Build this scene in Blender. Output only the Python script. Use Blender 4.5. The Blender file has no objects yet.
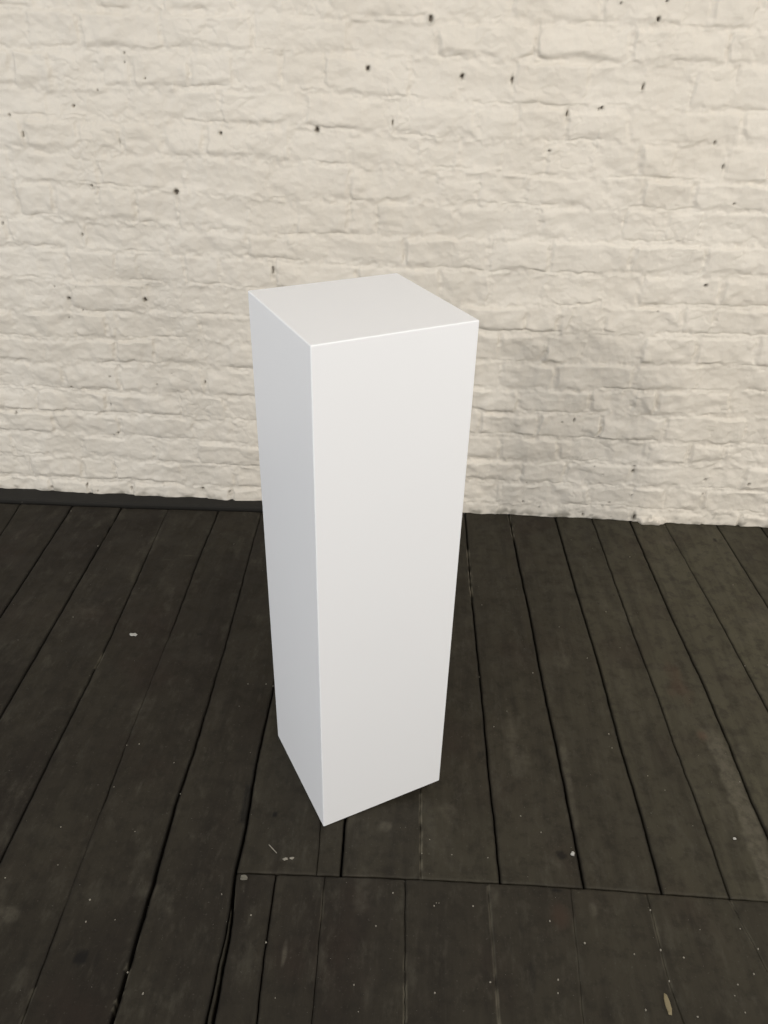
import bpy, bmesh, math, random
import numpy as np
from mathutils import Vector, Matrix

# camera, surface colours and lights
CAM = (807.084, 0.5619, 0.0263, -0.0439, 2.2245, 1.3872)
WALL_A, WALL_B = (0.690, 0.637, 0.556), (0.730, 0.680, 0.602)
PLINTH = (0.865, 0.868, 0.885)
SKIRT = (0.012, 0.0105, 0.008)
FLOOR_A, FLOOR_B = (0.0145, 0.0112, 0.0086), (0.072, 0.065, 0.043)
LIGHTS = [
    ('window_right', (2.9, -5.5, 1.8), (-0.1, -1.0, 0.7), 1.8, 1.4, 42.0, (1.0, 0.96, 0.89)),
    ('fill_far_right', (3.5, -1.7, 1.25), (0.5, -0.5, 0.2), 1.2, 1.5, 34.0, (1.0, 0.95, 0.87)),  # added fill, no known window: brightens the wall and boards on the right
    ('ceiling_lamp_left', (-3.6, -7.2, 3.7), (0.0, -0.8, 0.6), 0.5, 0.5, 152.0, (1.0, 0.95, 0.87)),
    ('fill_front', (-1.0, -6.5, 1.8), (0.0, 0.0, 0.7), 2.4, 1.6, 33.0, (1.0, 0.98, 0.96)),  # broad fill added for more ambient light from the front, not a known window
    ('window_left', (-3.4, -3.2, 1.3), (-0.2, -1.0, 0.4), 1.4, 1.2, 34.0, (0.86, 0.92, 1.0)),
    ('ceiling_lamp_near', (0.9, -2.6, 3.2), (0.4, -0.8, 0.0), 1.2, 0.8, 36.0, (1.0, 0.94, 0.86)),
]
WORLD = (0.96, 0.985, 1.0, 0.30)
EXPOSURE = 0.0
# measured in metres: bed joints, upright joints, fixings, floor joints
COURSES = [[(-0.928, 1.363), (-0.375, 1.361), (0.699, 1.354)], [(-0.945, 1.277), (-0.378, 1.285), (0.128, 1.279), (0.717, 1.285)], [(-0.962, 1.192), (-0.382, 1.203), (0.137, 1.182), (0.742, 1.184)], [(-0.976, 1.124), (-0.386, 1.12), (0.144, 1.101), (0.761, 1.111)], [(-0.992, 1.046), (-0.39, 1.036), (0.151, 1.026), (0.783, 1.023)], [(-1.008, 0.967), (-0.394, 0.945), (0.158, 0.948), (0.801, 0.953)], [(-1.026, 0.877), (-0.399, 0.852), (0.166, 0.867), (0.823, 0.868)], [(-1.042, 0.797), (-0.512, 0.787), (0.174, 0.775), (0.843, 0.787)], [(-1.059, 0.71), (-0.631, 0.71), (0.183, 0.684), (0.864, 0.706)], [(-1.078, 0.617), (-0.64, 0.621), (0.19, 0.606), (0.884, 0.624)], [(-1.095, 0.532), (-0.647, 0.549), (0.198, 0.516), (0.907, 0.536)], [(-1.111, 0.457), (-0.686, 0.467), (0.205, 0.435), (0.927, 0.457)], [(-1.128, 0.369), (-0.696, 0.373), (0.213, 0.358), (0.947, 0.378)], [(-1.143, 0.295), (-0.704, 0.296), (0.22, 0.282), (0.97, 0.287)], [(-1.159, 0.218), (-0.712, 0.216), (0.228, 0.195), (0.988, 0.215)], [(-1.175, 0.138), (-0.721, 0.134), (0.235, 0.117), (1.009, 0.131)], [(-1.191, 0.056), (-0.73, 0.056), (0.242, 0.043), (1.031, 0.048)]]
JOINTS = [[-0.975, -0.805, -0.488, -0.372, -0.261, -0.024, 0.572, 0.627, 0.733], [-0.999, -0.861, -0.665, -0.444, -0.216, -0.003, 0.233, 0.459, 0.681], [-0.946, -0.828, -0.75, -0.602, -0.493, -0.378, -0.275, -0.06, 0.066, 0.185, 0.372, 0.499, 0.615], [-0.985, -0.766, -0.533, -0.322, -0.103, 0.109, 0.208, 0.326, 0.485, 0.757], [-1.05, -0.91, -0.801, -0.688, -0.58, -0.362, -0.209, -0.03, 0.069, 0.173, 0.289, 0.404, 0.519, 0.614, 0.735], [-1.098, -0.872, -0.64, -0.418, -0.209, 0.026, 0.121, 0.243, 0.453, 0.543, 0.675], [-1.108, -1.003, -0.886, -0.785, -0.672, -0.477, -0.355, -0.209, -0.137, 0.075, 0.294, 0.509, 0.62, 0.71], [-1.151, -0.944, -0.711, -0.492, -0.277, -0.062, 0.17, 0.332, 0.547, 0.739], [-0.999, -0.865, -0.795, -0.67, -0.567, -0.417, 0.04, 0.178, 0.328, 0.487, 0.586, 0.804], [-1.012, -0.793, -0.562, 0.29, 0.378, 0.417, 0.505, 0.716, 0.805], [-1.189, -1.013, -0.917, -0.888, -0.641, 0.222, 0.349, 0.453, 0.773, 0.94], [-1.124, -0.9, -0.785, -0.637, 0.231, 0.39, 0.614, 0.805], [-1.074, -0.904, -0.645, 0.291, 0.503, 0.623, 0.693, 0.909], [-1.177, -0.954, -0.731, -0.592, 0.36, 0.544, 0.737, 0.972], [-1.134, -0.929, -0.697, -0.566, 0.254, 0.436, 0.699, 0.822], [-1.061, -0.827, -0.693, 0.324, 0.464, 0.67, 0.895], [-1.248, -1.074, -0.97, -0.748, -0.579, 0.269, 0.552, 0.677, 0.786, 0.901], [-1.19, -1.062, -0.923, -0.682, -0.594, 0.276, 0.466, 0.696, 0.927]]
HOLES = [(-0.165, 1.254, 0.009, 1), (-0.292, 1.114, 0.0098, 1.2), (-0.539, 1.1, 0.0073, 1), (-0.671, 0.953, 0.0112, 1), (-0.018, 1.359, 0.0112, 1.2), (0.064, 1.243, 0.0084, 1.3), (0.185, 1.238, 0.005, 3.2), (0.5, 1.231, 0.0056, 2.4), (0.41, 1.183, 0.0056, 1), (0.403, 1.18, 0.0042, 1), (0.327, 1.168, 0.0045, 2.5), (0.508, 1.371, 0.0084, 1), (0.295, 1.083, 0.005, 1), (-1.053, 1.082, 0.0042, 2.4), (-0.803, 1.071, 0.0028, 5), (-0.895, 0.963, 0.0056, 1), (-0.946, 0.833, 0.0039, 2), (-1.161, 0.857, 0.005, 1.2), (-1.015, 0.655, 0.0084, 1), (-0.795, 0.658, 0.0095, 1), (0.732, 1.059, 0.0048, 2), (0.781, 0.972, 0.0048, 1), (0.699, 1.113, 0.0056, 1), (-0.946, 0.328, 0.0042, 1.4), (-1.25, 0.286, 0.0056, 1), (-1.058, 0.379, 0.0056, 0.8), (-0.794, 0.398, 0.0042, 1), (0.465, 0.344, 0.0056, 1.8), (0.43, 0.336, 0.0042, 1), (0.67, 0.18, 0.0073, 1.2), (0.67, 0.198, 0.0045, 1), (0.894, 0.164, 0.0064, 1), (1.027, 0.157, 0.0078, 1), (0.897, 0.114, 0.0042, 1), (0.346, 0.049, 0.0056, 0.8), (0.399, 0.033, 0.005, 0.8), (0.597, 0.051, 0.005, 0.8), (0.617, 0.063, 0.0056, 0.8), (0.68, 0.094, 0.0028, 2), (0.704, 0.017, 0.0084, 2.2), (0.542, 0.012, 0.007, 1), (0.759, 0.76, 0.009, 0.6), (-0.422, 0.757, 0.0062, 2.6), (-1.069, 0.037, 0.0056, 2.2), (-1.035, 0.019, 0.0042, 1), (-1.188, 0.022, 0.007, 1), (-0.924, 0.03, 0.0045, 2), (-0.688, 0.043, 0.0084, 1), (-0.6, 0.036, 0.0056, 1), (-1.08, 1.126, 0.005, 1), (-0.911, 1.151, 0.0045, 1), (0.417, 1.401, 0.0045, 1), (0.521, 1.407, 0.005, 1.3), (-0.101, 1.135, 0.0039, 3), (-0.953, 0.221, 0.0036, 1), (-0.939, 0.229, 0.0036, 1.5), (-0.981, 0.621, 0.0028, 1), (-1.05, 0.688, 0.0028, 1), (-0.986, 0.691, 0.0028, 1), (-1.027, 0.596, 0.0034, 1), (0.646, 0.683, 0.0045, 0.7), (-0.934, 0.42, 0.0042, 1), (-0.646, 0.414, 0.0045, 2), (0.108, 0.224, 0.0042, 2), (0.348, 0.12, 0.0028, 1), (0.549, 0.192, 0.0034, 1), (0.578, 0.165, 0.0034, 1), (0.545, 0.292, 0.0034, 1), (-0.746, 0.435, 0.0028, 1), (-0.765, 1.252, 0.0028, 1), (-0.762, 1.271, 0.0042, 0.8), (-0.718, 1.218, 0.0028, 1), (-0.843, 1.189, 0.0028, 1)]
LINES = {'A': [(-1.2623, -0.078), (-1.2432, -0.273)], 'B': [(-1.0945, -0.105), (-1.0732, -0.635)], 'C': [(-0.937, -0.102), (-0.9136, -0.975)], 'D': [(-0.7846, -0.106), (-0.7765, -0.299), (-0.758, -0.718), (-0.755, -1.042), (-0.7484, -1.327)], 'E': [(-0.6242, -0.12), (-0.624, -0.286), (-0.6131, -0.596), (-0.6093, -0.804), (-0.6041, -1.041), (-0.5993, -1.18), (-0.595, -1.326), (-0.5844, -1.6)], 'F': [(-0.4832, -0.192), (-0.4616, -0.675), (-0.4535, -1.035), (-0.4552, -1.164), (-0.4499, -1.301), (-0.4451, -1.465), (-0.442, -1.59)], 'G': [(-0.3132, -0.845), (-0.3127, -0.952), (-0.3113, -1.057), (-0.3045, -1.16), (-0.3007, -1.252), (-0.3029, -1.298), (-0.2974, -1.348), (-0.2928, -1.382), (-0.2889, -1.429), (-0.2885, -1.507), (-0.2855, -1.582)], 'H': [(-0.1534, -1.224), (-0.1491, -1.304)], 'I': [(-0.1073, -1.19), (-0.1035, -1.305)], 'J': [(0.0439, -1.131), (0.0473, -1.306)], 'K': [(0.1659, -0.076), (0.1706, -0.411), (0.1796, -0.733), (0.1859, -0.957), (0.1919, -1.127), (0.1953, -1.3)], 'L': [(0.3075, -0.034), (0.3158, -0.278), (0.3256, -0.486), (0.3326, -0.772), (0.3415, -0.956), (0.3479, -1.152), (0.3519, -1.298)], 'M': [(0.4553, -0.02), (0.467, -0.385), (0.4808, -0.69), (0.485, -0.945), (0.4929, -1.129), (0.4958, -1.3)], 'N': [(0.5748, -0.067), (0.5837, -0.328), (0.5923, -0.567), (0.6041, -0.8), (0.6065, -0.935), (0.6156, -1.108), (0.6191, -1.299)], 'O': [(0.6956, -0.056), (0.7105, -0.475), (0.7263, -0.74), (0.7308, -0.926), (0.7318, -1.074), (0.7367, -1.162)], 'P': [(0.8066, -0.074), (0.8349, -0.443), (0.8553, -0.813)], 'Q': [(0.9694, -0.014), (0.9897, -0.416)], 'hdr': [(-0.2888, -1.318), (-0.0222, -1.307), (0.1932, -1.304), (0.3697, -1.303), (0.4986, -1.304), (0.6887, -1.304)], 'a': [(-0.2246, -1.318), (-0.2196, -1.458), (-0.2112, -1.574)], 'b': [(-0.133, -1.311), (-0.1293, -1.416), (-0.1231, -1.568)], 'c': [(0.0177, -1.319), (0.0263, -1.558)], 'd': [(0.1725, -1.307), (0.1766, -1.489), (0.178, -1.548)], 'e': [(0.3267, -1.306), (0.3159, -1.538)], 'f': [(0.4678, -1.335), (0.4699, -1.477), (0.4788, -1.527)], 'g': [(0.6205, -1.325), (0.6392, -1.415)]}
FLECKS = [(-1.265, -0.072, 1), (-1.089, -0.11, 1.4), (-0.936, -0.293, 1.6), (-0.966, -0.431, 0.8), (-0.884, -0.619, 1), (-0.987, -0.719, 1), (-0.537, -0.246, 1), (-0.377, -0.826, 1.2), (-0.334, -0.823, 1.4), (-0.316, -0.828, 1.4), (-0.383, -0.899, 0.8), (-0.487, -1.073, 1.3), (-0.452, -1.151, 1.2), (-0.593, -1.144, 1.1), (-0.603, -1.033, 1), (-0.577, -1.028, 1.6), (-0.552, -1.391, 1.8), (-0.544, -1.432, 1.5), (-0.494, -1.425, 1.2), (-0.493, -1.541, 0.8), (-0.664, -1.246, 1.2), (-0.516, -1.246, 1.3), (-0.406, -1.546, 1.6), (-0.442, -1.513, 1.5), (-0.723, -1.36, 1.4), (-0.637, -1.327, 1), (-0.317, -1.363, 1.5), (-0.256, -1.399, 1.6), (-0.22, -1.446, 1.4), (-0.406, -1.544, 1.2), (-0.188, -1.537, 1), (-0.004, -1.338, 1.6), (0.072, -1.358, 1.6), (0.081, -1.352, 1), (-0.031, -1.403, 1.3), (-0.061, -1.507, 1.2), (-0.05, -1.549, 1.1), (0.074, -1.511, 1.8), (0.048, -1.251, 1.3), (0.106, -1.249, 1.3), (0.175, -1.251, 1.2), (0.284, -1.187, 1.3), (0.247, -1.15, 1.2), (0.143, -1.353, 1.4), (0.28, -1.372, 1.8), (0.337, -1.408, 1.8), (0.167, -1.487, 1.6), (0.282, -1.475, 1.5), (0.279, -1.497, 1.3), (0.076, -1.352, 1), (0.312, -0.732, 1.5), (0.239, -0.865, 1), (0.206, -0.914, 1.2), (0.179, -0.757, 1.1), (0.465, -0.917, 1.6), (0.465, -0.958, 1.2), (0.653, -0.207, 1.4), (0.399, -0.551, 1.6), (0.455, -0.667, 1.4), (0.198, -0.475, 1.1), (0.535, -0.477, 1.6), (0.546, -0.621, 1), (0.42, -1.422, 1.5), (0.505, -1.422, 1.6), (0.64, -1.397, 1.8), (0.585, -1.462, 1.5), (0.574, -1.481, 1.2), (0.42, -1.514, 1.6), (0.503, -1.519, 1.6), (0.583, -1.507, 1.3), (0.466, -1.338, 1.6), (0.468, -1.411, 1.6), (0.47, -1.464, 1.4), (0.62, -1.362, 1.2), (0.618, -1.442, 1.6), (0.488, -0.131, 1), (0.923, -0.322, 1.2), (0.849, -0.663, 1.2), (0.909, -0.655, 1.4), (0.722, -1.031, 1.2), (0.528, -1.03, 1.2), (0.556, -1.065, 1), (0.063, -1.217, 1), (0.547, -1.369, 1), (0.592, -1.15, 1)]
# ------------------------------------------------------------------ noise helpers
def hash2(ix, iy, seed):
    h = (ix.astype(np.int64) * 374761393 + iy.astype(np.int64) * 668265263 + seed * 2147483647) & 0xFFFFFFFF
    h = ((h ^ (h >> 13)) * 1274126177) & 0xFFFFFFFF
    h = ((h ^ (h >> 16)) * 2246822519) & 0xFFFFFFFF
    return ((h ^ (h >> 15)) & 0xFFFFFF) / float(0xFFFFFF)

def vnoise(x, y, seed=0):
    """smooth gradient noise, about -1..1"""
    x = np.asarray(x, dtype=np.float64); y = np.asarray(y, dtype=np.float64)
    x0 = np.floor(x); y0 = np.floor(y)
    fx = x - x0; fy = y - y0
    u = fx * fx * fx * (fx * (fx * 6 - 15) + 10); v = fy * fy * fy * (fy * (fy * 6 - 15) + 10)
    def g(ox, oy):
        a = hash2(x0 + ox, y0 + oy, seed) * 6.2831853
        return np.cos(a) * (fx - ox) + np.sin(a) * (fy - oy)
    a = g(0, 0); b = g(1, 0); c = g(0, 1); d = g(1, 1)
    return 1.5 * ((a + (b - a) * u) * (1 - v) + (c + (d - c) * u) * v)

def fbm(x, y, seed, octaves=4, gain=0.5):
    s = 0.0; amp = 1.0
    for o in range(octaves):
        s = s + amp * vnoise(x * 2 ** o + 17.3 * o, y * 2 ** o - 9.1 * o, seed + o * 101)
        amp *= gain
    return s

def smooth(e0, e1, x):
    t = np.clip((x - e0) / (e1 - e0), 0, 1)
    return t * t * (3 - 2 * t)

def lininterp(x, xs, ys):
    """np.interp with straight continuation past both ends"""
    xs = np.asarray(xs, float); ys = np.asarray(ys, float)
    r = np.interp(x, xs, ys)
    if len(xs) > 1:
        s = (ys[-1] - ys[0]) / (xs[-1] - xs[0])
        r = np.where(x < xs[0], ys[0] + s * (x - xs[0]), r)
        r = np.where(x > xs[-1], ys[-1] + s * (x - xs[-1]), r)
    return r

# ------------------------------------------------------------------ object helpers
col = bpy.context.scene.collection

def link_mesh(name, verts, faces, mat=None, smooth_shade=False, parent=None):
    me = bpy.data.meshes.new(name)
    me.from_pydata([tuple(v) for v in verts], [], [tuple(f) for f in faces])
    me.update()
    o = bpy.data.objects.new(name, me); col.objects.link(o)
    if mat: me.materials.append(mat)
    if smooth_shade: me.polygons.foreach_set('use_smooth', [True] * len(me.polygons))
    if parent: o.parent = parent
    return o

def link_arrays(name, V, Q, mat, attrs=None, smooth_shade=True):
    """mesh from numpy vertices and quads, with float point attributes"""
    me = bpy.data.meshes.new(name)
    me.vertices.add(len(V)); me.vertices.foreach_set('co', V.astype(np.float32).ravel())
    n = len(Q)
    me.loops.add(n * 4); me.loops.foreach_set('vertex_index', Q.astype(np.int32).ravel())
    me.polygons.add(n)
    me.polygons.foreach_set('loop_start', np.arange(0, n * 4, 4, dtype=np.int32))
    me.polygons.foreach_set('loop_total', np.full(n, 4, dtype=np.int32))
    me.polygons.foreach_set('use_smooth', np.full(n, smooth_shade, dtype=bool))
    me.update(calc_edges=True); me.validate()
    for k, a in (attrs or {}).items():
        at = me.attributes.new(k, 'FLOAT', 'POINT')
        at.data.foreach_set('value', a.astype(np.float32))
    me.materials.append(mat)
    o = bpy.data.objects.new(name, me); col.objects.link(o)
    return o

def tag(o, label=None, cat=None, group=None, kind=None):
    if label: o['label'] = label
    if cat: o['category'] = cat
    if group: o['group'] = group
    if kind: o['kind'] = kind
    return o

# ------------------------------------------------------------------ materials
def new_mat(name):
    m = bpy.data.materials.new(name); m.use_nodes = True
    nt = m.node_tree; b = nt.nodes['Principled BSDF']
    return m, nt, b

def N(nt, t, **kw):
    n = nt.nodes.new(t)
    for k, v in kw.items():
        if k in n.inputs: n.inputs[k].default_value = v
        else: setattr(n, k, v)
    return n

def mix(nt, fac, a, b):
    n = nt.nodes.new('ShaderNodeMix'); n.data_type = 'RGBA'
    for sock, val in ((n.inputs[0], fac), (n.inputs[6], a), (n.inputs[7], b)):
        if hasattr(val, 'is_linked'): nt.links.new(val, sock)
        elif isinstance(val, (int, float)): sock.default_value = val
        else: sock.default_value = (*val, 1)
    return n.outputs[2]

def ramp(nt, sock, lo, hi, a=0.0, b=1.0):
    n = nt.nodes.new('ShaderNodeMapRange'); n.interpolation_type = 'SMOOTHSTEP'
    nt.links.new(sock, n.inputs[0])
    n.inputs[1].default_value = lo; n.inputs[2].default_value = hi
    n.inputs[3].default_value = a; n.inputs[4].default_value = b
    return n.outputs[0]

def attr(nt, name):
    n = nt.nodes.new('ShaderNodeAttribute'); n.attribute_name = name
    return n.outputs['Fac']

def noise(nt, scale, detail=4, rough=0.55, vec=None):
    n = nt.nodes.new('ShaderNodeTexNoise')
    n.inputs['Scale'].default_value = scale; n.inputs['Detail'].default_value = detail
    n.inputs['Roughness'].default_value = rough
    if vec is not None: nt.links.new(vec, n.inputs['Vector'])
    return n.outputs[0]

def obj_coords(nt, scale=None):
    t = nt.nodes.new('ShaderNodeTexCoord'); v = t.outputs['Object']
    if scale:
        m = nt.nodes.new('ShaderNodeMapping'); m.inputs['Scale'].default_value = scale
        nt.links.new(v, m.inputs['Vector']); v = m.outputs[0]
    return v

# painted brick: cream emulsion, bare brick and dirt in the holes and along the foot
mat_wall, nt, b = new_mat('cream_painted_brick')
oc = obj_coords(nt)
c = mix(nt, ramp(nt, noise(nt, 3.0, 3, vec=oc), 0.35, 0.65), WALL_A, WALL_B)
c = mix(nt, ramp(nt, noise(nt, 38.0, 4, vec=oc), 0.62, 0.8, 0, 0.25), c, (0.56, 0.53, 0.46))
c = mix(nt, attr(nt, 'dust'), c, (0.27, 0.25, 0.21))
c = mix(nt, attr(nt, 'hole'), c, (0.075, 0.060, 0.045))
nt.links.new(c, b.inputs['Base Color'])
b.inputs['Roughness'].default_value = 0.5
b.inputs['Specular IOR Level'].default_value = 0.35
bp = N(nt, 'ShaderNodeBump', Strength=0.34, Distance=0.005)
nt.links.new(noise(nt, 62.0, 4, 0.5, oc), bp.inputs['Height']); nt.links.new(bp.outputs[0], b.inputs['Normal'])

# dark stained floorboards
mat_floor, nt, b = new_mat('dark_stained_boards')
oc = obj_coords(nt); gc = obj_coords(nt, (38.0, 4.5, 38.0)); gf = obj_coords(nt, (190.0, 7.0, 190.0)); gm = obj_coords(nt, (1.0, 0.45, 1.0))
tone = attr(nt, 'tone')
c = mix(nt, tone, FLOOR_A, FLOOR_B)
c = mix(nt, ramp(nt, noise(nt, 1.0, 5, 0.6, gc), 0.40, 0.75, 0, 0.42), c, (0.010, 0.008, 0.006))
c = mix(nt, ramp(nt, noise(nt, 9.0, 6, 0.65, oc), 0.5, 0.78, 0, 0.35), c, (0.045, 0.040, 0.030))
c = mix(nt, ramp(nt, noise(nt, 4.0, 3, 0.5, oc), 0.52, 0.75, 0, 0.35), c, (0.026, 0.016, 0.012))
wm = N(nt, 'ShaderNodeMath', operation='MULTIPLY')
nt.links.new(attr(nt, 'worn'), wm.inputs[0]); nt.links.new(ramp(nt, noise(nt, 55.0, 5, 0.65, oc), 0.30, 0.66, 0.25, 1.0), wm.inputs[1])
c = mix(nt, ramp(nt, noise(nt, 1.0, 6, 0.7, gf), 0.56, 0.80, 0, 0.30), c, (0.060, 0.054, 0.042))
c = mix(nt, ramp(nt, noise(nt, 210.0, 2, 0.5, oc), 0.64, 0.78, 0, 0.45), c, (0.085, 0.078, 0.06))
c = mix(nt, ramp(nt, noise(nt, 30.0, 6, 0.7, oc), 0.54, 0.36, 0, 0.42), c, (0.012, 0.0100, 0.0074))
c = mix(nt, ramp(nt, noise(nt, 22.0, 6, 0.7, gm), 0.52, 0.72, 0, 0.42), c, (0.066, 0.060, 0.045))
c = mix(nt, wm.outputs[0], c, (0.125, 0.112, 0.085))
c = mix(nt, attr(nt, 'red'), c, (0.085, 0.042, 0.028))
c = mix(nt, attr(nt, 'knot'), c, (0.008, 0.007, 0.006))
c = mix(nt, attr(nt, 'side'), c, (0.006, 0.005, 0.004))
c = mix(nt, attr(nt, 'dust'), c, (0.30, 0.27, 0.20))
nt.links.new(c, b.inputs['Base Color'])
nt.links.new(ramp(nt, noise(nt, 14.0, 4, vec=oc), 0.3, 0.7, 0.52, 0.72), b.inputs['Roughness'])
b.inputs['Specular IOR Level'].default_value = 0.16
bp = N(nt, 'ShaderNodeBump', Strength=0.28, Distance=0.0015)
nt.links.new(noise(nt, 1.0, 5, 0.6, gf), bp.inputs['Height']); nt.links.new(bp.outputs[0], b.inputs['Normal'])

def plain(name, colr, rough=0.6, var=0.15, scale=40.0):
    m, nt, b = new_mat(name)
    oc = obj_coords(nt)
    c = mix(nt, noise(nt, scale, 3, vec=oc), tuple(x * (1 - var) for x in colr), tuple(min(1, x * (1 + var)) for x in colr))
    nt.links.new(c, b.inputs['Base Color']); b.inputs['Roughness'].default_value = rough
    return m

mat_white = plain('white_satin_paint', PLINTH, 0.42, 0.008, 6.0)
mat_skirt = plain('dark_stained_batten', SKIRT, 0.9, 0.25, 18.0)
mat_chip = plain('white_paint_flake', (0.42, 0.41, 0.38), 0.7, 0.1)
mat_fleck = plain('pale_paint_fleck', (0.24, 0.22, 0.18), 0.7, 0.2)
mat_tan = plain('tan_splinter_wood', (0.19, 0.155, 0.085), 0.7, 0.15, 90.0)
mat_crumb = plain('grey_mortar', (0.13, 0.12, 0.095), 0.9, 0.25, 120.0)

# ------------------------------------------------------------------ wall
def build_wall():
    rng = random.Random(11)
    xs = np.concatenate([np.linspace(-2.7, -1.512, 100), np.linspace(-1.5, 1.359, 954), np.linspace(1.368, 2.5, 95)])
    zs = np.concatenate([np.linspace(0.0, 1.479, 494), np.linspace(1.488, 2.61, 94)])
    X, Z = np.meshgrid(xs, zs)
    # ragged bond: wobble the lookup, so that no arris is straight
    U = X + 0.0050 * fbm(X * 13, Z * 13, 3, 3) + 0.0034 * vnoise(X * 33, Z * 36, 4) + 0.0016 * vnoise(X * 70, Z * 70, 5)
    Vv = Z + 0.0050 * fbm(X * 10, Z * 15, 7, 3) + 0.0036 * vnoise(X * 30, Z * 40, 8) + 0.0016 * vnoise(X * 60, Z * 75, 9)
    beds = [[(p[0], p[1]) for p in r] for r in COURSES]          # top bed first
    # one more course at the foot, and courses above the traced ones
    up = []
    zt = 1.361
    for k in range(15):
        zt += 0.084
        up.append([(-1.0, zt + rng.uniform(-.004, .004)), (0.0, zt + rng.uniform(-.004, .004)), (1.0, zt + rng.uniform(-.004, .004))])
    beds = up[::-1] + beds
    first = len(up)                                             # index of the first traced bed
    B = np.array([np.interp(xs, [p[0] for p in r], [p[1] for p in r]) for r in beds] +
                 [np.full_like(xs, -0.06)])                      # [bed, column]
    B = B[:, None, :]                                            # beds vary with x only
    k = np.zeros(X.shape, int)
    for i in range(len(beds)):
        k += (Vv < B[i])
    # k = number of beds above the point; course k lies between bed k-1 and bed k
    ci = np.arange(len(xs))[None, :].repeat(len(zs), 0)
    Bf = np.concatenate([np.full((1, len(xs)), 2.72), B[:, 0, :]], 0)
    d_top = Bf[k, ci] - Vv; d_bot = Vv - Bf[k + 1, ci]
    dl = np.full(X.shape, 9.0); dr = np.full(X.shape, 9.0); bid = np.zeros(X.shape, int)
    for c in range(len(beds) + 1):
        t = c - first                                           # traced joint row
        js = list(JOINTS[t]) if 0 <= t < len(JOINTS) else []
        lo = min(js) if js else 0.0; hi = max(js) if js else 0.0
        x = lo
        while x > -2.9:
            x -= rng.choice([.105, .21, .215, .21]) + rng.uniform(-.01, .01); js.append(x)
        x = hi
        while x < 2.7:
            x += rng.choice([.105, .21, .215, .21]) + rng.uniform(-.01, .01); js.append(x)
        js.sort()
        out = []
        for a, bb in zip(js, js[1:]):
            out.append(a)
            if bb - a > 0.30:
                n = max(2, int(round((bb - a) / 0.20)))
                for q in range(1, n): out.append(a + (bb - a) * q / n + rng.uniform(-.02, .02))
        out.append(js[-1])
        J = np.array(sorted(out))
        m = (k == c)
        # joints lean a little
        u = U[m] + rng.uniform(-.05, .05) * (Vv[m] - np.mean(Vv[m]) if m.any() else 0)
        i = np.clip(np.searchsorted(J, u), 1, len(J) - 1)
        dl[m] = u - J[i - 1]; dr[m] = J[i] - u
        bid[m] = c * 200 + i
    R1 = hash2(bid, bid * 0, 31); R2 = hash2(bid, bid * 0, 47); R3 = hash2(bid, bid * 0, 59); R4 = hash2(bid, bid * 0, 71)
    inset = 0.0030 + 0.0018 * vnoise(X * 23, Z * 23, 21)
    soft = 1.0 + 0.6 * vnoise(X * 8, Z * 11, 23) + 0.5 * (R3 - 0.5)   # how far the paint has rounded the arris
    # the upper arris stands out, the lower one is mostly filled with paint and mortar
    px_ = smooth(-0.0015, 1.0, (np.minimum(dl, dr) - inset) / (0.0085 * soft))
    pt_ = smooth(-0.0015, 1.0, (d_top - inset - 0.001) / (0.0095 * soft))
    pb_ = smooth(-0.0015, 1.0, (d_bot - inset * 0.4) / (0.019 * soft))
    prof = px_ * pt_ * pb_
    fill = smooth(-0.40, 0.50, fbm(X * 8, Z * 9, 27, 3))         # joints struck full in places, raked out in others
    low = smooth(0.95, 0.5, Z)                                   # the courses near the floor are the rougher ones
    depth = (0.0022 + 0.0030 * R1) * (0.12 + 1.05 * fill) * (0.85 + 0.55 * low)
    h = depth * prof
    h += prof * (0.0030 * (R2 - 0.5) * 2)                        # bricks stand proud or back
    h += prof * ((d_top - d_bot) * 0.050 * (R4 - 0.5) + (dr - dl) * 0.018 * (R1 - 0.5))
    # lumps, trowel marks, brush ridges
    h += 0.0052 * fbm(X * 3.1, Z * 3.4, 41, 2)
    h += 0.0024 * fbm(X * 12, Z * 15, 43, 3) + 0.0016 * np.abs(fbm(X * 16, Z * 22, 44, 3))
    h += 0.0012 * fbm(X * 42, Z * 50, 45, 3) * (0.55 + 1.5 * (1 - prof))
    ridge = 1 - np.abs(fbm(X * 10, Z * 13, 53, 3))
    h += 0.0020 * (0.25 + 0.75 * (1 - prof)) * smooth(0.86, 1.0, ridge) * smooth(0.0, 0.5, fbm(X * 4, Z * 4, 57, 2))
    ridge2 = 1 - np.abs(fbm(X * 17 + 5, Z * 24, 63, 2))
    h -= 0.0017 * smooth(0.90, 1.0, ridge2) * smooth(0.05, 0.5, fbm(X * 5 + 9, Z * 5, 67, 2))
    # open cracks under some bricks and beside some heads
    crack = smooth(0.0030, 0.0008, np.abs(d_bot - 0.0045)) * smooth(0.0, 0.35, fbm(X * 6, Z * 25 + 3, 73, 2))
    crack = np.maximum(crack, smooth(0.0030, 0.0008, np.abs(dl - 0.003)) * smooth(0.1, 0.5, fbm(X * 20, Z * 6 + 8, 77, 2)))
    h -= 0.0024 * crack
    # screw holes, old fixings and chipped spots
    hole = np.zeros(X.shape); dust = np.zeros(X.shape)
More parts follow.
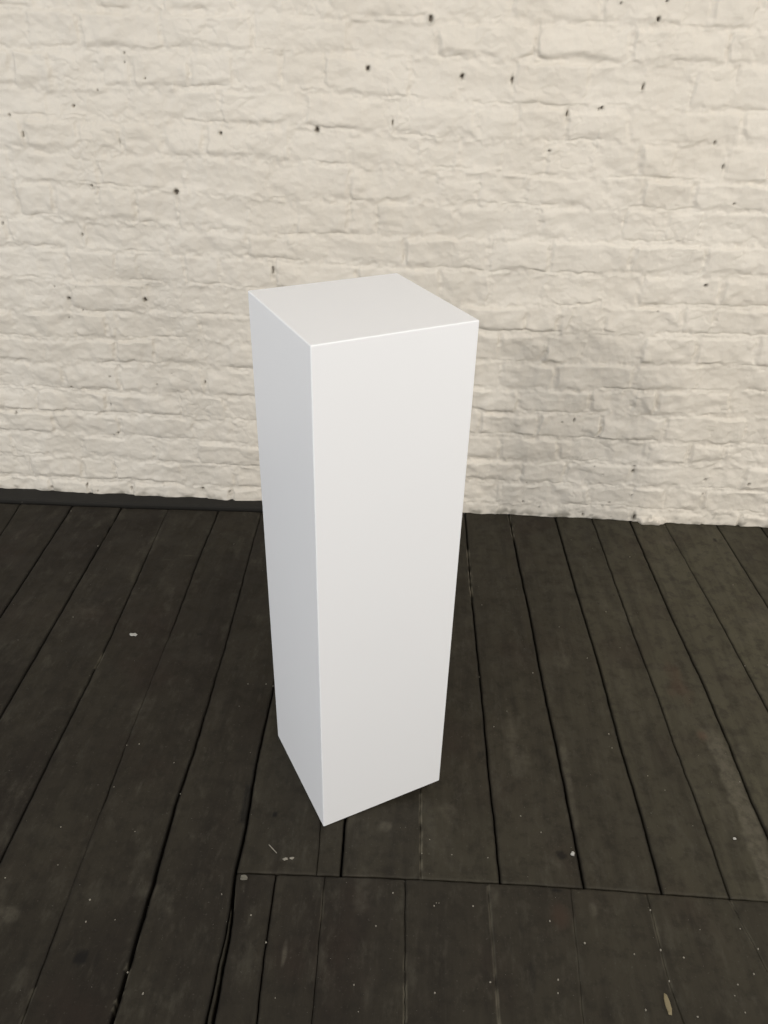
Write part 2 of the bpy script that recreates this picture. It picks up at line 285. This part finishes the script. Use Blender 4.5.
    for hx, hz, rr, asp in HOLES:
        sel = (np.abs(X - hx) < 0.05) & (np.abs(Z - hz) < 0.05)
        a = X[sel] - hx; e = Z[sel] - hz
        sx = rr * (0.50 if asp <= 1.5 else 0.42); sz = rr * asp * 0.54
        q = np.hypot(a / sx, e / sz) + 0.35 * vnoise(X[sel] * 160, Z[sel] * 160, 83)
        f = smooth(1.25, 0.55, q)
        hole[sel] = np.maximum(hole[sel], f * (0.85 if rr > 0.008 else 0.70))
        dust[sel] = np.maximum(dust[sel], 0.35 * smooth(2.4, 1.0, q))
        h[sel] -= 0.012 * f
    # grime and bare patches along the foot of the wall
    foot = smooth(0.028, 0.004, Z + 0.010 * fbm(X * 25, Z * 25, 91, 3))
    dust = np.maximum(dust, 0.85 * foot * smooth(-0.25, 0.5, fbm(X * 18, Z * 30, 93, 3)))
    dust = np.maximum(dust, 0.5 * smooth(0.10, 0.0, Z) * smooth(0.55, 0.9, fbm(X * 30, Z * 40, 97, 3)))
    # plaster lip that the batten butts against, and the lump of mortar at the foot on the right
    h += 0.006 * smooth(0.050, 0.010, Z) * smooth(0.0, -0.5, X)
    lump = smooth(1.0, 0.35, np.hypot((X - 0.757) / 0.062, (Z - 0.002) / 0.022) + 0.35 * fbm(X * 40, Z * 40, 99, 2))
    h += 0.018 * lump
    dust = np.maximum(dust, 0.55 * lump * smooth(-0.1, 0.5, fbm(X * 60, Z * 60, 103, 2)))
    dust = np.maximum(dust, 0.8 * smooth(1, .4, np.hypot((X - 0.702) / 0.010, (Z - 0.018) / 0.026)))
    nx, nz = len(xs), len(zs)
    V = np.stack([X.ravel(), -h.ravel(), Z.ravel()], 1)
    idx = np.arange(nx * nz).reshape(nz, nx)
    Q = np.stack([idx[:-1, :-1], idx[:-1, 1:], idx[1:, 1:], idx[1:, :-1]], -1).reshape(-1, 4)
    # give the wall its thickness
    ring = np.concatenate([idx[0, :], idx[1:, -1], idx[-1, -2::-1], idx[-2:0:-1, 0]])
    bv = V[ring].copy(); bv[:, 1] = 0.22
    o0 = len(V); nr = len(ring); rn = np.arange(nr) + o0
    Qs = np.stack([ring, rn, np.roll(rn, -1), np.roll(ring, -1)], 1)
    corner = [o0, o0 + nx - 1, o0 + nx - 1 + nz - 1, o0 + 2 * (nx - 1) + nz - 1]
    V = np.concatenate([V, bv]); Q = np.concatenate([Q, Qs, np.array([corner[::-1]])])
    z0 = np.zeros(nr)
    o = link_arrays('wall_back', V, Q, mat_wall, dict(hole=np.concatenate([hole.ravel(), z0]), dust=np.concatenate([dust.ravel(), z0])))
    tag(o, 'cream painted rough brick wall behind the plinth', 'wall', kind='structure')
    return o

# ------------------------------------------------------------------ floor
GAP = dict(A=.0035, B=.0050, C=.0048, D=.0040, E=.0030, F=.0035, G=.0055, H=.0015, I=.0055, J=.0007, K=.0045, L=.0058, M=.0052,
           N=.0036, O=.0048, P=.0026, Q=.0036, a=.0034, b=.0016, c=.0020, d=.0006, e=.0009, f=.0012, g=.0012)
HDR_X, HDR_Y = [-0.289, -0.022, 0.193, 0.370, 0.499, 0.689], [-1.318, -1.308, -1.304, -1.303, -1.304, -1.305]
DIP = (0.10, -1.06)

def floor_z(x, y):
    """old boards: a shallow hollow under the right-hand corner of the plinth"""
    return -0.025 * np.exp(-(((x - 0.10) / 0.11) ** 2 + ((y + 1.07) / 0.12) ** 2))

def gap_width(key, y):
    w = GAP.get(key, .0035)
    if key == 'F': return np.interp(y, [-1.6, -1.35, -1.0, -0.8, 0], [.0075, .0068, .0036, .0024, .0018])
    if key == 'G': return np.interp(y, [-1.65, -1.42, -1.33, -1.2, -1.0, -0.8], [.0190, .0110, .0060, .0055, .0040, .0030])
    if key == 'E': return np.interp(y, [-1.6, -1.42, -1.38, -1.22, -1.16, -1.05, -0.98, -0.72, -0.60, -0.3], [.0024, .0018, .0006, .0006, .0023, .0018, .0004, .0004, .0022, .0027])
    if key == 'D': return np.interp(y, [-1.0, -0.3, -0.2, 0], [.0033, .0026, .0010, .0009])
    if key == 'P': return np.interp(y, [-0.8, -0.5, -0.1, 0], [.0030, .0026, .0016, .0016])
    return np.full(np.shape(y), w * 0.76)

def line_x(key, y):
    pts = sorted(LINES_X[key], key=lambda p: p[1])
    ys = [p[1] for p in pts]; xs_ = [p[0] for p in pts]
    seed = sum(ord(ch) for ch in key) * 7
    return lininterp(y, ys, xs_) + 0.0011 * vnoise(y * 22, y * 0 + seed, seed) + 0.0006 * vnoise(y * 90, y * 0 + seed, seed + 1)

LINES_X = {k: list(v) for k, v in LINES.items() if k != 'hdr'}
def extend(src, key, dx, ylo, yhi):
    pts = sorted(LINES_X[src], key=lambda p: p[1]); s = (pts[-1][0] - pts[0][0]) / (pts[-1][1] - pts[0][1])
    LINES_X[key] = [(pts[0][0] + dx + s * (y - pts[0][1]), y) for y in (ylo, yhi)]
for i in range(1, 8): extend('A', 'A%d' % i, -0.156 * i, -5.2, 0)
for i in range(1, 9): extend('Q', 'Q%d' % i, 0.140 * i, -1.3, 0)
for i in range(1, 13): extend('g', 'g%d' % i, 0.146 * i, -5.2, -1.3)

def build_floor():
    VV, QQ, AT = [], [], {k: [] for k in ('tone', 'worn', 'red', 'knot', 'side', 'dust')}
    base = [0]
    rng = random.Random(4)
    def plank(kl, kr, y0f, y1f, tone):
        """one board from line kl to line kr, y0f/y1f = end edges as functions of x"""
        ya = float(np.mean(y0f(np.array([0.0])))); yb = float(np.mean(y1f(np.array([0.0]))))
        xm = 0.5 * (line_x(kl, np.array([yb]))[0] + line_x(kr, np.array([yb]))[0])
        near = abs(xm) < 1.6
        far = np.arange(ya, -2.0, 0.05) if ya < -2.0 else np.array([ya])
        s0 = max(ya, -2.0)
        yy = np.concatenate([far[:-1] if ya >= -2.0 else far, np.linspace(s0, yb, int((yb - s0) / (0.006 if near else 0.02)) + 2)])
        yy = np.unique(np.concatenate([yy, [ya + 0.0012, yb - 0.0012]]))
        t = (yy - ya) / (yb - ya); m = len(t)
        lip = 0.0022
        fr = np.concatenate([[0, 0.0, 0.014], np.linspace(0.03, 0.97, 48 if near else 6), [0.986, 1.0, 1.0]])
        n = len(fr)
        T, Fr = np.meshgrid(t, fr, indexing='ij')
        ym = ya + (yb - ya) * T
        xl = line_x(kl, ym) + gap_width(kl, ym) / 2; xr = line_x(kr, ym) - gap_width(kr, ym) / 2
        Xp = xl + lip + (xr - xl - 2 * lip) * Fr
        j = np.arange(n)[None, :].repeat(m, 0)
        Xp = np.where(j <= 1, xl, Xp); Xp = np.where(j >= n - 2, xr, Xp)
        y0 = y0f(Xp); y1 = y1f(Xp)
        Yp = y0 + (y1 - y0) * T
        sd = int(abs(xm) * 9973 + (ya + 4) * 131)
        cup = 0.0007 * (1 - (2 * Fr - 1) ** 2)
        Zp = floor_z(Xp, Yp) + cup + rng.uniform(-.0006, .0006) + 0.0006 * vnoise(Xp * 9, Yp * 3, sd) + 0.00035 * vnoise(Xp * 60, Yp * 6, sd + 1) - 0.0008
        chip = np.maximum(0, vnoise(Yp * 30, Xp * 0 + sd, sd + 2)) * 0.0015
        edge = (j == 1) | (j == n - 2)
        ge = np.where(Fr < 0.5, smooth(.0008, .0038, gap_width(kl, ym) + 0 * Xp), smooth(.0008, .0038, gap_width(kr, ym) + 0 * Xp))
        Zp = np.where(edge, Zp - (0.0022 + chip) * (0.15 + 0.85 * ge), Zp)
        Zp = np.where((j == 0) | (j == n - 1), -0.030, Zp)
        side = np.where((j == 0) | (j == n - 1), 1.0, np.where(edge, 0.15 + 0.5 * ge, 0.0))
        ends = (T == 0) | (T == 1)
        Zp = np.where(ends & ~((j == 0) | (j == n - 1)), Zp - 0.0016, Zp)
        # wear: pale streaks, scuffs, knots, dust in the tight joints
        worn = 0.20 * smooth(0.35, 0.9, fbm(Xp * 16, Yp * 5, 201, 4)) * smooth(-0.2, 0.5, fbm(Xp * 2, Yp * 2, 205, 2))
        worn = worn + 0.12 * smooth(0.5, 0.95, fbm(Xp * 60, Yp * 22, 209, 3))
        for (px, py, sx, sy, a) in WORN:
            q = np.hypot((Xp - px) / sx, (Yp - py) / sy) + 0.35 * fbm(Xp * 35, Yp * 25, 211, 3)
            worn = np.maximum(worn, a * smooth(1.0, 0.35, q))
        # the long scrubbed streak on the right
        bx = np.interp(Yp, [-1.30, -1.15, -1.03, -0.90, -0.86], [0.709, 0.709, 0.707, 0.700, 0.690])
        streak = smooth(0.024, 0.014, np.abs(Xp - bx) + 0.006 * fbm(Xp * 30, Yp * 30, 215, 3)) * smooth(-0.87, -0.91, Yp) * smooth(-1.42, -1.25, Yp)
        worn = np.maximum(worn, 0.50 * streak)
        red = 0.22 * smooth(1, .2, np.hypot((Xp - 0.663) / 0.035, (Yp + 0.735) / 0.09) + 0.4 * fbm(Xp * 30, Yp * 20, 217, 2))
        red = np.maximum(red, 0.35 * smooth(1, .2, np.hypot((Xp - 0.677) / 0.018, (Yp + 0.905) / 0.02)))
        red = np.maximum(red, 0.2 * smooth(1, .2, np.hypot((Xp - 0.30) / 0.025, (Yp + 1.36) / 0.035)))
        knot = np.zeros(Xp.shape)
        for (px, py, sx, sy, a) in KNOTS:
            q = np.hypot((Xp - px) / sx, (Yp - py) / sy) + 0.3 * vnoise(Xp * 120, Yp * 80, 219)
            knot = np.maximum(knot, a * smooth(1.15, 0.6, q))
        if kr == 'G':                                            # missing arris beside the long open joint
            g = line_x('G', Yp) - Xp + 0.0015 * vnoise(Yp * 60, Xp * 0, 5)
            brk = smooth(0.0165, 0.0130, g) * smooth(-1.212, -1.200, Yp) * smooth(-1.112, -1.122, Yp)
            knot = np.maximum(knot, 0.65 * brk); Zp = Zp - 0.004 * brk * (side < 0.9)
        dust = np.zeros(Xp.shape)
        for (kk, ylo, yhi, a) in DUSTY:
            if kk in (kl, kr):
                lx = line_x(kk, Yp)
                f = (np.abs(Xp - lx) < 0.0036) *  (Yp > ylo) * (Yp < yhi) * smooth(-0.35, 0.3, vnoise(Yp * 28, Xp * 0, 223))
                dust = np.maximum(dust, a * f)
        V = np.stack([Xp.ravel(), Yp.ravel(), Zp.ravel()], 1)
        idx = np.arange(m * n).reshape(m, n) + base[0]
        Q = np.stack([idx[:-1, :-1], idx[:-1, 1:], idx[1:, 1:], idx[1:, :-1]], -1).reshape(-1, 4)
        # board ends
        Vs = []; Qe = []
        o = base[0] + m * n
        for row, flip in ((0, 1), (m - 1, 0)):
            d = V[(idx[row] - base[0])].copy(); d[:, 2] = -0.030
            Vs.append(d); di = np.arange(n) + o; o += n
            q = np.stack([idx[row][:-1], idx[row][1:], di[1:], di[:-1]], 1)
            Qe.append(q[:, ::-1] if flip else q)
        V = np.concatenate([V] + Vs); Q = np.concatenate([Q] + Qe)
        ext = 2 * n
        for key, arr in (('tone', np.full(Xp.shape, tone) + 0.12 * fbm(Xp * 5, Yp * 2, sd + 7, 2)), ('worn', worn), ('red', red), ('knot', knot), ('side', side), ('dust', dust)):
            AT[key].append(np.concatenate([arr.ravel(), np.full(ext, 1.0 if key == 'side' else 0.0)]))
        VV.append(V); QQ.append(Q); base[0] += len(V)
    hd = lambda s: (lambda x: np.interp(x, HDR_X, HDR_Y) + s + 0.0008 * vnoise(x * 40, x * 0 + s * 999, 301))
    wall_end = lambda x: np.full(np.shape(x), 0.03)
    batten_end = lambda x: np.interp(x, [-2.6, -1.336, -0.901, -0.495, -.1], [-.086, -.0745, -.0655, -.0505, -.037]) - 0.010 + 0.001 * vnoise(x * 30, x * 0, 307)
    near_end = lambda x: np.full(np.shape(x), -5.2)
    left = ['A%d' % i for i in range(7, 0, -1)] + ['A', 'B', 'C', 'D', 'E', 'F', 'G']
    for kl, kr in zip(left, left[1:]): plank(kl, kr, near_end, batten_end, TONE.get(kl, rng.uniform(.1, .2)))
    back = ['G', 'H', 'I', 'J', 'K', 'L', 'M', 'N', 'O', 'P', 'Q'] + ['Q%d' % i for i in range(1, 9)]
    for kl, kr in zip(back, back[1:]): plank(kl, kr, hd(0.0016), batten_end if kl == 'G' else wall_end, TONE.get(kl, rng.uniform(.5, .7)))
    front = ['G', 'a', 'b', 'c', 'd', 'e', 'f', 'g'] + ['g%d' % i for i in range(1, 13)]
    for kl, kr in zip(front, front[1:]): plank(kl, kr, near_end, hd(-0.0014), TONE.get(kl, rng.uniform(.3, .45)))
    # thin sliver of board left standing in the widest joint
    ys = np.linspace(-1.39, -2.2, 90)
    cx = line_x('G', ys); gw = gap_width('G', np.maximum(ys, -1.65))
    wd = np.interp(ys, [-2.2, -1.62, -1.45, -1.39], [.006, .0055, .003, .0008]) * (1 + 0.25 * vnoise(ys * 60, ys * 0, 311))
    xl_ = cx - gw * 0.5 + gw * 0.26; top = -0.0035 + 0.001 * vnoise(ys * 40, ys * 0, 313)
    V = np.concatenate([np.stack([xl_, ys, np.full_like(ys, -.0308)], 1), np.stack([xl_, ys, top], 1), np.stack([xl_ + wd, ys, top], 1), np.stack([xl_ + wd, ys, np.full_like(ys, -.0308)], 1)])
    nn = len(ys); ii = np.arange(nn - 1) + base[0]
    QQ.append(np.concatenate([np.stack([ii + r * nn, ii + 1 + r * nn, ii + 1 + (r + 1) * nn, ii + (r + 1) * nn], 1) for r in range(3)]))
    VV.append(V); base[0] += len(V)
    for key in AT: AT[key].append(np.concatenate([np.full(nn, 1.), np.full(2 * nn, .25), np.full(nn, 1.)]) if key == 'side' else np.full(4 * nn, 0.35 if key == 'tone' else 0.0))
    # dark void under the boards
    o = base[0]
    xa, xb, yaa, ybb = -2.35, 2.35, -5.2, 0.03
    P = np.array([[xa, yaa, -0.031], [xb, yaa, -0.031], [xb, ybb, -0.031], [xa, ybb, -0.031], [xa, yaa, -0.06], [xb, yaa, -0.06], [xb, ybb, -0.06], [xa, ybb, -0.06]])
    VV.append(P); QQ.append(np.array([[0, 1, 2, 3], [7, 6, 5, 4], [0, 4, 5, 1], [1, 5, 6, 2], [2, 6, 7, 3], [3, 7, 4, 0]]) + o)
    for key in AT: AT[key].append(np.full(8, 1.0 if key == 'side' else 0.0))
    V = np.concatenate(VV); Q = np.concatenate(QQ)
    ob = link_arrays('floor', V, Q, mat_floor, {k: np.clip(np.concatenate(v), 0, 1) for k, v in AT.items()})
    tag(ob, 'floor of old dark stained wooden boards with open joints', 'floor', kind='structure')
    return ob

WORN = [(0.660, -0.868, .030, .012, .16), (0.690, -0.900, .022, .02, .35), (0.947, -0.497, .05, .05, .22), (0.390, -0.68, .03, .05, .20),
        (0.241, -0.93, .022, .06, .22), (0.255, -1.01, .03, .05, .24), (0.356, -1.03, .012, .16, .32), (-0.027, -1.196, .022, .016, .34),
        (-0.691, -1.43, .03, .018, .34), (-0.206, -1.283, .02, .007, .35), (-0.185, -1.468, .006, .03, .4), (-0.408, -1.404, .014, .02, .28),
        (-0.45, -1.36, .015, .02, .28), (0.36, -1.345, .012, .02, .4), (0.10, -1.14, .03, .03, .25), (0.78, -0.12, .03, .02, .25),
        (-0.86, -0.60, .05, .06, .22), (-0.78, -0.42, .05, .006, .0), (0.18, -1.33, .02, .02, .25), (-0.06, -1.335, .02, .06, .2),
        (0.757, -0.95, .02, .03, .25), (0.58, -0.50, .04, .05, .15), (0.47, -0.45, .03, .04, .15), (-0.65, -0.318, .04, .003, .3), (-0.71, -0.345, .03, .003, .4)]
KNOTS = [(-0.529, -1.495, .014, .014, .95), (-0.250, -1.185, .006, .007, .95), (-0.535, -0.658, .010, .006, .8), (-0.500, -1.495, .004, .020, .4),
         (0.938, -0.09, .006, .012, .8), (0.175, -0.99, .010, .012, .5), (0.30, -1.31, .010, .005, .9), (-0.41, -1.41, .008, .010, .35),
         (0.318, -1.235, .010, .010, .8), (0.52, -0.44, .004, .004, .7), (0.50, -0.445, .003, .003, .7), (0.24, -1.47, .006, .03, .4), (0.57, -0.40, .003, .003, .6)]
DUSTY = [('K', -0.46, -0.20, .55), ('L', -0.14, 0.0, .5), ('J', -1.31, -1.10, .42), ('d', -1.56, -1.31, .30), ('C', -0.32, -0.15, .08), ('F', -1.6, -1.45, .25),
         ('e', -1.60, -1.36, .12), ('f', -1.50, -1.33, .3), ('g', -1.5, -1.31, .15), ('E', -1.65, -1.55, .15), ('c', -1.56, -1.45, .25), ('D', -0.80, -0.74, .3), ('G', -1.40, -1.33, .2), ('b', -1.42, -1.34, .2)]
TONE = dict(A=.12, B=.14, C=.16, D=.15, E=.18, F=.20, G=.24, H=.22, I=.24, J=.34, K=.34, L=.42, M=.55, N=.68, O=.84, P=.86, Q=.72)
TONE.update(a=.20, b=.20, c=.20, d=.27, e=.30, f=.38, g=.42)

# ------------------------------------------------------------------ batten along the foot of the wall, left of the plinth
def build_batten():
    n = 160
    xs = np.linspace(-2.65, -0.12, n)
    V = []; Q = []
    for i, x in enumerate(xs):
        yb = np.interp(x, [-2.6, -1.34, -0.5, -.1], [-.006, -.005, -.003, -.003])
        yf = np.interp(x, [-2.6, -1.336, -0.901, -0.495, -.1], [-.086, -.0745, -.0655, -.0505, -.037]) + 0.0012 * math.sin(x * 13)
        zt = 0.0095 + 0.0007 * math.sin(x * 9)
        for (y, z) in ((yb, -0.030), (yf + .006, -0.030), (yf + .0035, -0.012), (yf, 0.001), (yf, zt - .004), (yf + .004, zt - .0005), (yb - .004, zt), (yb + 0.004, zt)):
            V.append((x, y, z))
        if i:
            a = (i - 1) * 8; c = i * 8
            for q in range(8):
                r = (q + 1) % 8
                Q.append((a + q, c + q, c + r, a + r))
    m = (n - 1) * 8
    Q.append(tuple(range(7, -1, -1))); Q.append(tuple(m + q for q in range(8)))
    o = link_mesh('baseboard_back', V, Q, mat_skirt)
    tag(o, 'low dark wooden batten along the foot of the brick wall', 'baseboard', kind='structure')

# ------------------------------------------------------------------ plinth
def build_plinth():
    px, py, ang, w, d, h = -0.1483, -1.2074, 0.5192, 0.2650, 0.2628, 1.0
    bm = bmesh.new()
    bmesh.ops.create_cube(bm, size=1.0)
    for v in bm.verts:
        v.co.x *= w; v.co.y *= d; v.co.z = (v.co.z + 0.5) * h
    bmesh.ops.recalc_face_normals(bm, faces=bm.faces)
    bottom = [e for e in bm.edges if all(v.co.z < 0.01 for v in e.verts)]
    rest = [e for e in bm.edges if e not in bottom]
    bmesh.ops.bevel(bm, geom=rest, offset=0.0022, segments=4, profile=0.5, affect='EDGES')
    me = bpy.data.meshes.new('plinth'); bm.to_mesh(me); bm.free()
    me.materials.append(mat_white)
    o = bpy.data.objects.new('plinth', me); col.objects.link(o)
    e1 = Vector((math.cos(ang), math.sin(ang), 0)); e2 = Vector((-math.sin(ang), math.cos(ang), 0))
    o.location = Vector((px, py, 0.0012)) + e1 * (w / 2) + e2 * (d / 2)
    o.rotation_euler = (0, 0, ang)
    tag(o, 'tall plain white square display plinth standing on dark floorboards', 'plinth')

# ------------------------------------------------------------------ bits on the floor
def flake(name, mat, x, y, pts, thick, rot, seed, dz=0.0, tilt=0.0):
    """small broken flake: irregular outline, crowned top, real thickness"""
    rng = random.Random(seed)
    n = len(pts); V = []; F = []
    zf = float(floor_z(np.array([x]), np.array([y]))[0]) + dz
    for ring, (s, z) in enumerate(((0.96, 0.0), (1.0, thick * 0.45), (0.82, thick))):
        for (a, c) in pts:
            V.append((a * s, c * s, z * (1 + rng.uniform(-.25, .25)) + tilt * a))
    V.append((0, 0, thick * 1.1)); V.append((0, 0, 0))
    for r in range(2):
        for i in range(n):
            j = (i + 1) % n
            F.append((r * n + i, r * n + j, (r + 1) * n + j, (r + 1) * n + i))
    for i in range(n):
        j = (i + 1) % n
        F.append((2 * n + i, 2 * n + j, 3 * n)); F.append((j, i, 3 * n + 1))
    zmin = min(v[2] for v in V)
    V = [(v[0], v[1], v[2] - zmin) for v in V]
    o = link_mesh(name, V, F, mat)
    o.location = (x, y, zf + 0.0003); o.rotation_euler = (0, 0, rot)
    return o

def blob(n, rx, ry, seed, jag=0.25):
    rng = random.Random(seed)
    return [(rx * math.cos(2 * math.pi * i / n) * (1 + rng.uniform(-jag, jag)), ry * math.sin(2 * math.pi * i / n) * (1 + rng.uniform(-jag, jag))) for i in range(n)]

def build_bits():
    o = flake('paint_flake', mat_chip, -0.703, -0.675, blob(13, .0105, .0055, 3, .38), .0018, -0.1, 1)
    tag(o, 'white paint flake on the boards left of the plinth, halfway to the wall', 'paint flake')
    o = flake('plaster_crumb', mat_chip, 0.340, -1.233, blob(9, .0036, .0040, 5, .4), .0045, .4, 2)
    tag(o, 'white plaster crumb at a joint right of the plinth, near the cross joint', 'crumb')
    o = flake('wood_splinter', mat_tan, 0.458, -1.503, [(-.004, -.016), (.001, -.017), (.004, -.008), (.005, .004), (.004, .015), (.000, .018), (-.003, .010), (-.0045, 0)], .0025, 0.12, 3)
    tag(o, 'tan wood splinter lying on the boards at the bottom right', 'splinter')
    o = flake('mortar_crumb', mat_crumb, -0.283, -1.329, blob(10, .0075, .0050, 9, .2), .0048, .1, 4)
    tag(o, 'small grey mortar crumb beside the widest joint, at the end of the cross joint', 'crumb')
    o = flake('paint_chip', mat_fleck, -0.213, -1.284, blob(9, .0050, .0030, 11, .35), .0014, .3, 5)
    tag(o, 'pale paint chip in front of the plinth, left one of two', 'paint chip', 'paint chips in front of the plinth')
    o = flake('paint_chip', mat_fleck, -0.200, -1.281, blob(9, .0048, .0028, 13, .35), .0014, .1, 6)
    tag(o, 'pale paint chip in front of the plinth, right one of two', 'paint chip', 'paint chips in front of the plinth')
    o = flake('straw_sliver', mat_fleck, -0.240, -1.264, [(-.013, -.0007), (0, -.0010), (.013, -.0005), (.013, .0006), (0, .0010), (-.013, .0006)], .0012, -0.75, 7)
    tag(o, 'thin pale sliver lying slantwise just left of the paint chips', 'sliver')
    o = flake('paint_speck', mat_chip, 0.667, -1.174, blob(8, .0036, .0026, 17, .3), .0014, .2, 8)
    tag(o, 'bright white paint speck beside the long pale streak on the right', 'paint speck')
    # the uncountable dusting of specks: one object
    V = []; F = []
    rng = random.Random(77)
    spots = [(x, y, s) for x, y, s in FLECKS]
    for _ in range(420):
        spots.append((rng.uniform(-1.3, 1.2), -abs(rng.gauss(0.0, 1)) * .2 - rng.uniform(.05, 1.75), rng.uniform(.15, .5)))
    inside = lambda x, y: math.hypot(x + .10, y + 1.0) < .22
    for (x, y, s) in spots:
        if inside(x, y): continue
        z = float(floor_z(np.array([x]), np.array([y]))[0]) + 0.0002
        r = 0.00105 * s; n = 5; b0 = len(V); a0 = rng.uniform(0, 6)
        for i in range(n):
            V.append((x + r * math.cos(a0 + i * 1.2566) * rng.uniform(.7, 1.3), y + r * math.sin(a0 + i * 1.2566) * rng.uniform(.8, 1.5), z - 0.0006))
        for i in range(n):
            q = V[b0 + i]; V.append((x + (q[0] - x) * .7, y + (q[1] - y) * .7, z + r * .6))
        for i in range(n):
            j = (i + 1) % n; F.append((b0 + i, b0 + j, b0 + n + j, b0 + n + i))
        F.append(tuple(b0 + n + i for i in range(n)))
    o = link_mesh('paint_flecks', V, F, mat_fleck)
    tag(o, 'fine pale paint flecks and grit scattered over the dark floorboards', 'paint flecks', kind='stuff')

build_wall(); build_floor(); build_batten(); build_plinth(); build_bits()

# ------------------------------------------------------------------ light
def area(name, loc, target, sx, sy, energy, colr):
    l = bpy.data.lights.new(name, 'AREA'); l.shape = 'RECTANGLE'; l.size = sx; l.size_y = sy; l.energy = energy; l.color = colr
    o = bpy.data.objects.new(name, l); col.objects.link(o); o.location = loc
    o.rotation_euler = (Vector(target) - Vector(loc)).to_track_quat('-Z', 'Y').to_euler()
    return o
for a in LIGHTS: area(*a)
w = bpy.data.worlds.new('room_light'); bpy.context.scene.world = w; w.use_nodes = True
w.node_tree.nodes['Background'].inputs[0].default_value = (*WORLD[:3], 1)
w.node_tree.nodes['Background'].inputs[1].default_value = WORLD[3]

# ------------------------------------------------------------------ camera
cd = bpy.data.cameras.new('camera'); cam = bpy.data.objects.new('camera', cd); col.objects.link(cam)
f_px, pitch, roll, yaw, D_, H_ = CAM
cd.sensor_fit = 'VERTICAL'; cd.sensor_height = 24.0; cd.lens = f_px / 1024.0 * 24.0; cd.clip_start = 0.05
cy, sy, cp, sp = math.cos(yaw), math.sin(yaw), math.cos(pitch), math.sin(pitch)
fw = Vector((sy * cp, cy * cp, -sp)); r0 = Vector((cy, -sy, 0)); u0 = r0.cross(fw)
cr, sr = math.cos(roll), math.sin(roll)
r_ = cr * r0 + sr * u0; u_ = -sr * r0 + cr * u0
M = Matrix((r_, u_, -fw)).transposed().to_4x4(); M.translation = Vector((0, -D_, H_))
cam.matrix_world = M
sc = bpy.context.scene
sc.camera = cam
sc.view_settings.view_transform = 'Standard'; sc.view_settings.look = 'None'
sc.view_settings.exposure = EXPOSURE; sc.view_settings.gamma = 1.0; sc.view_settings.use_curve_mapping = False
sc.cycles.use_denoising = True
sc.cycles.max_bounces = 8; sc.cycles.diffuse_bounces = 5
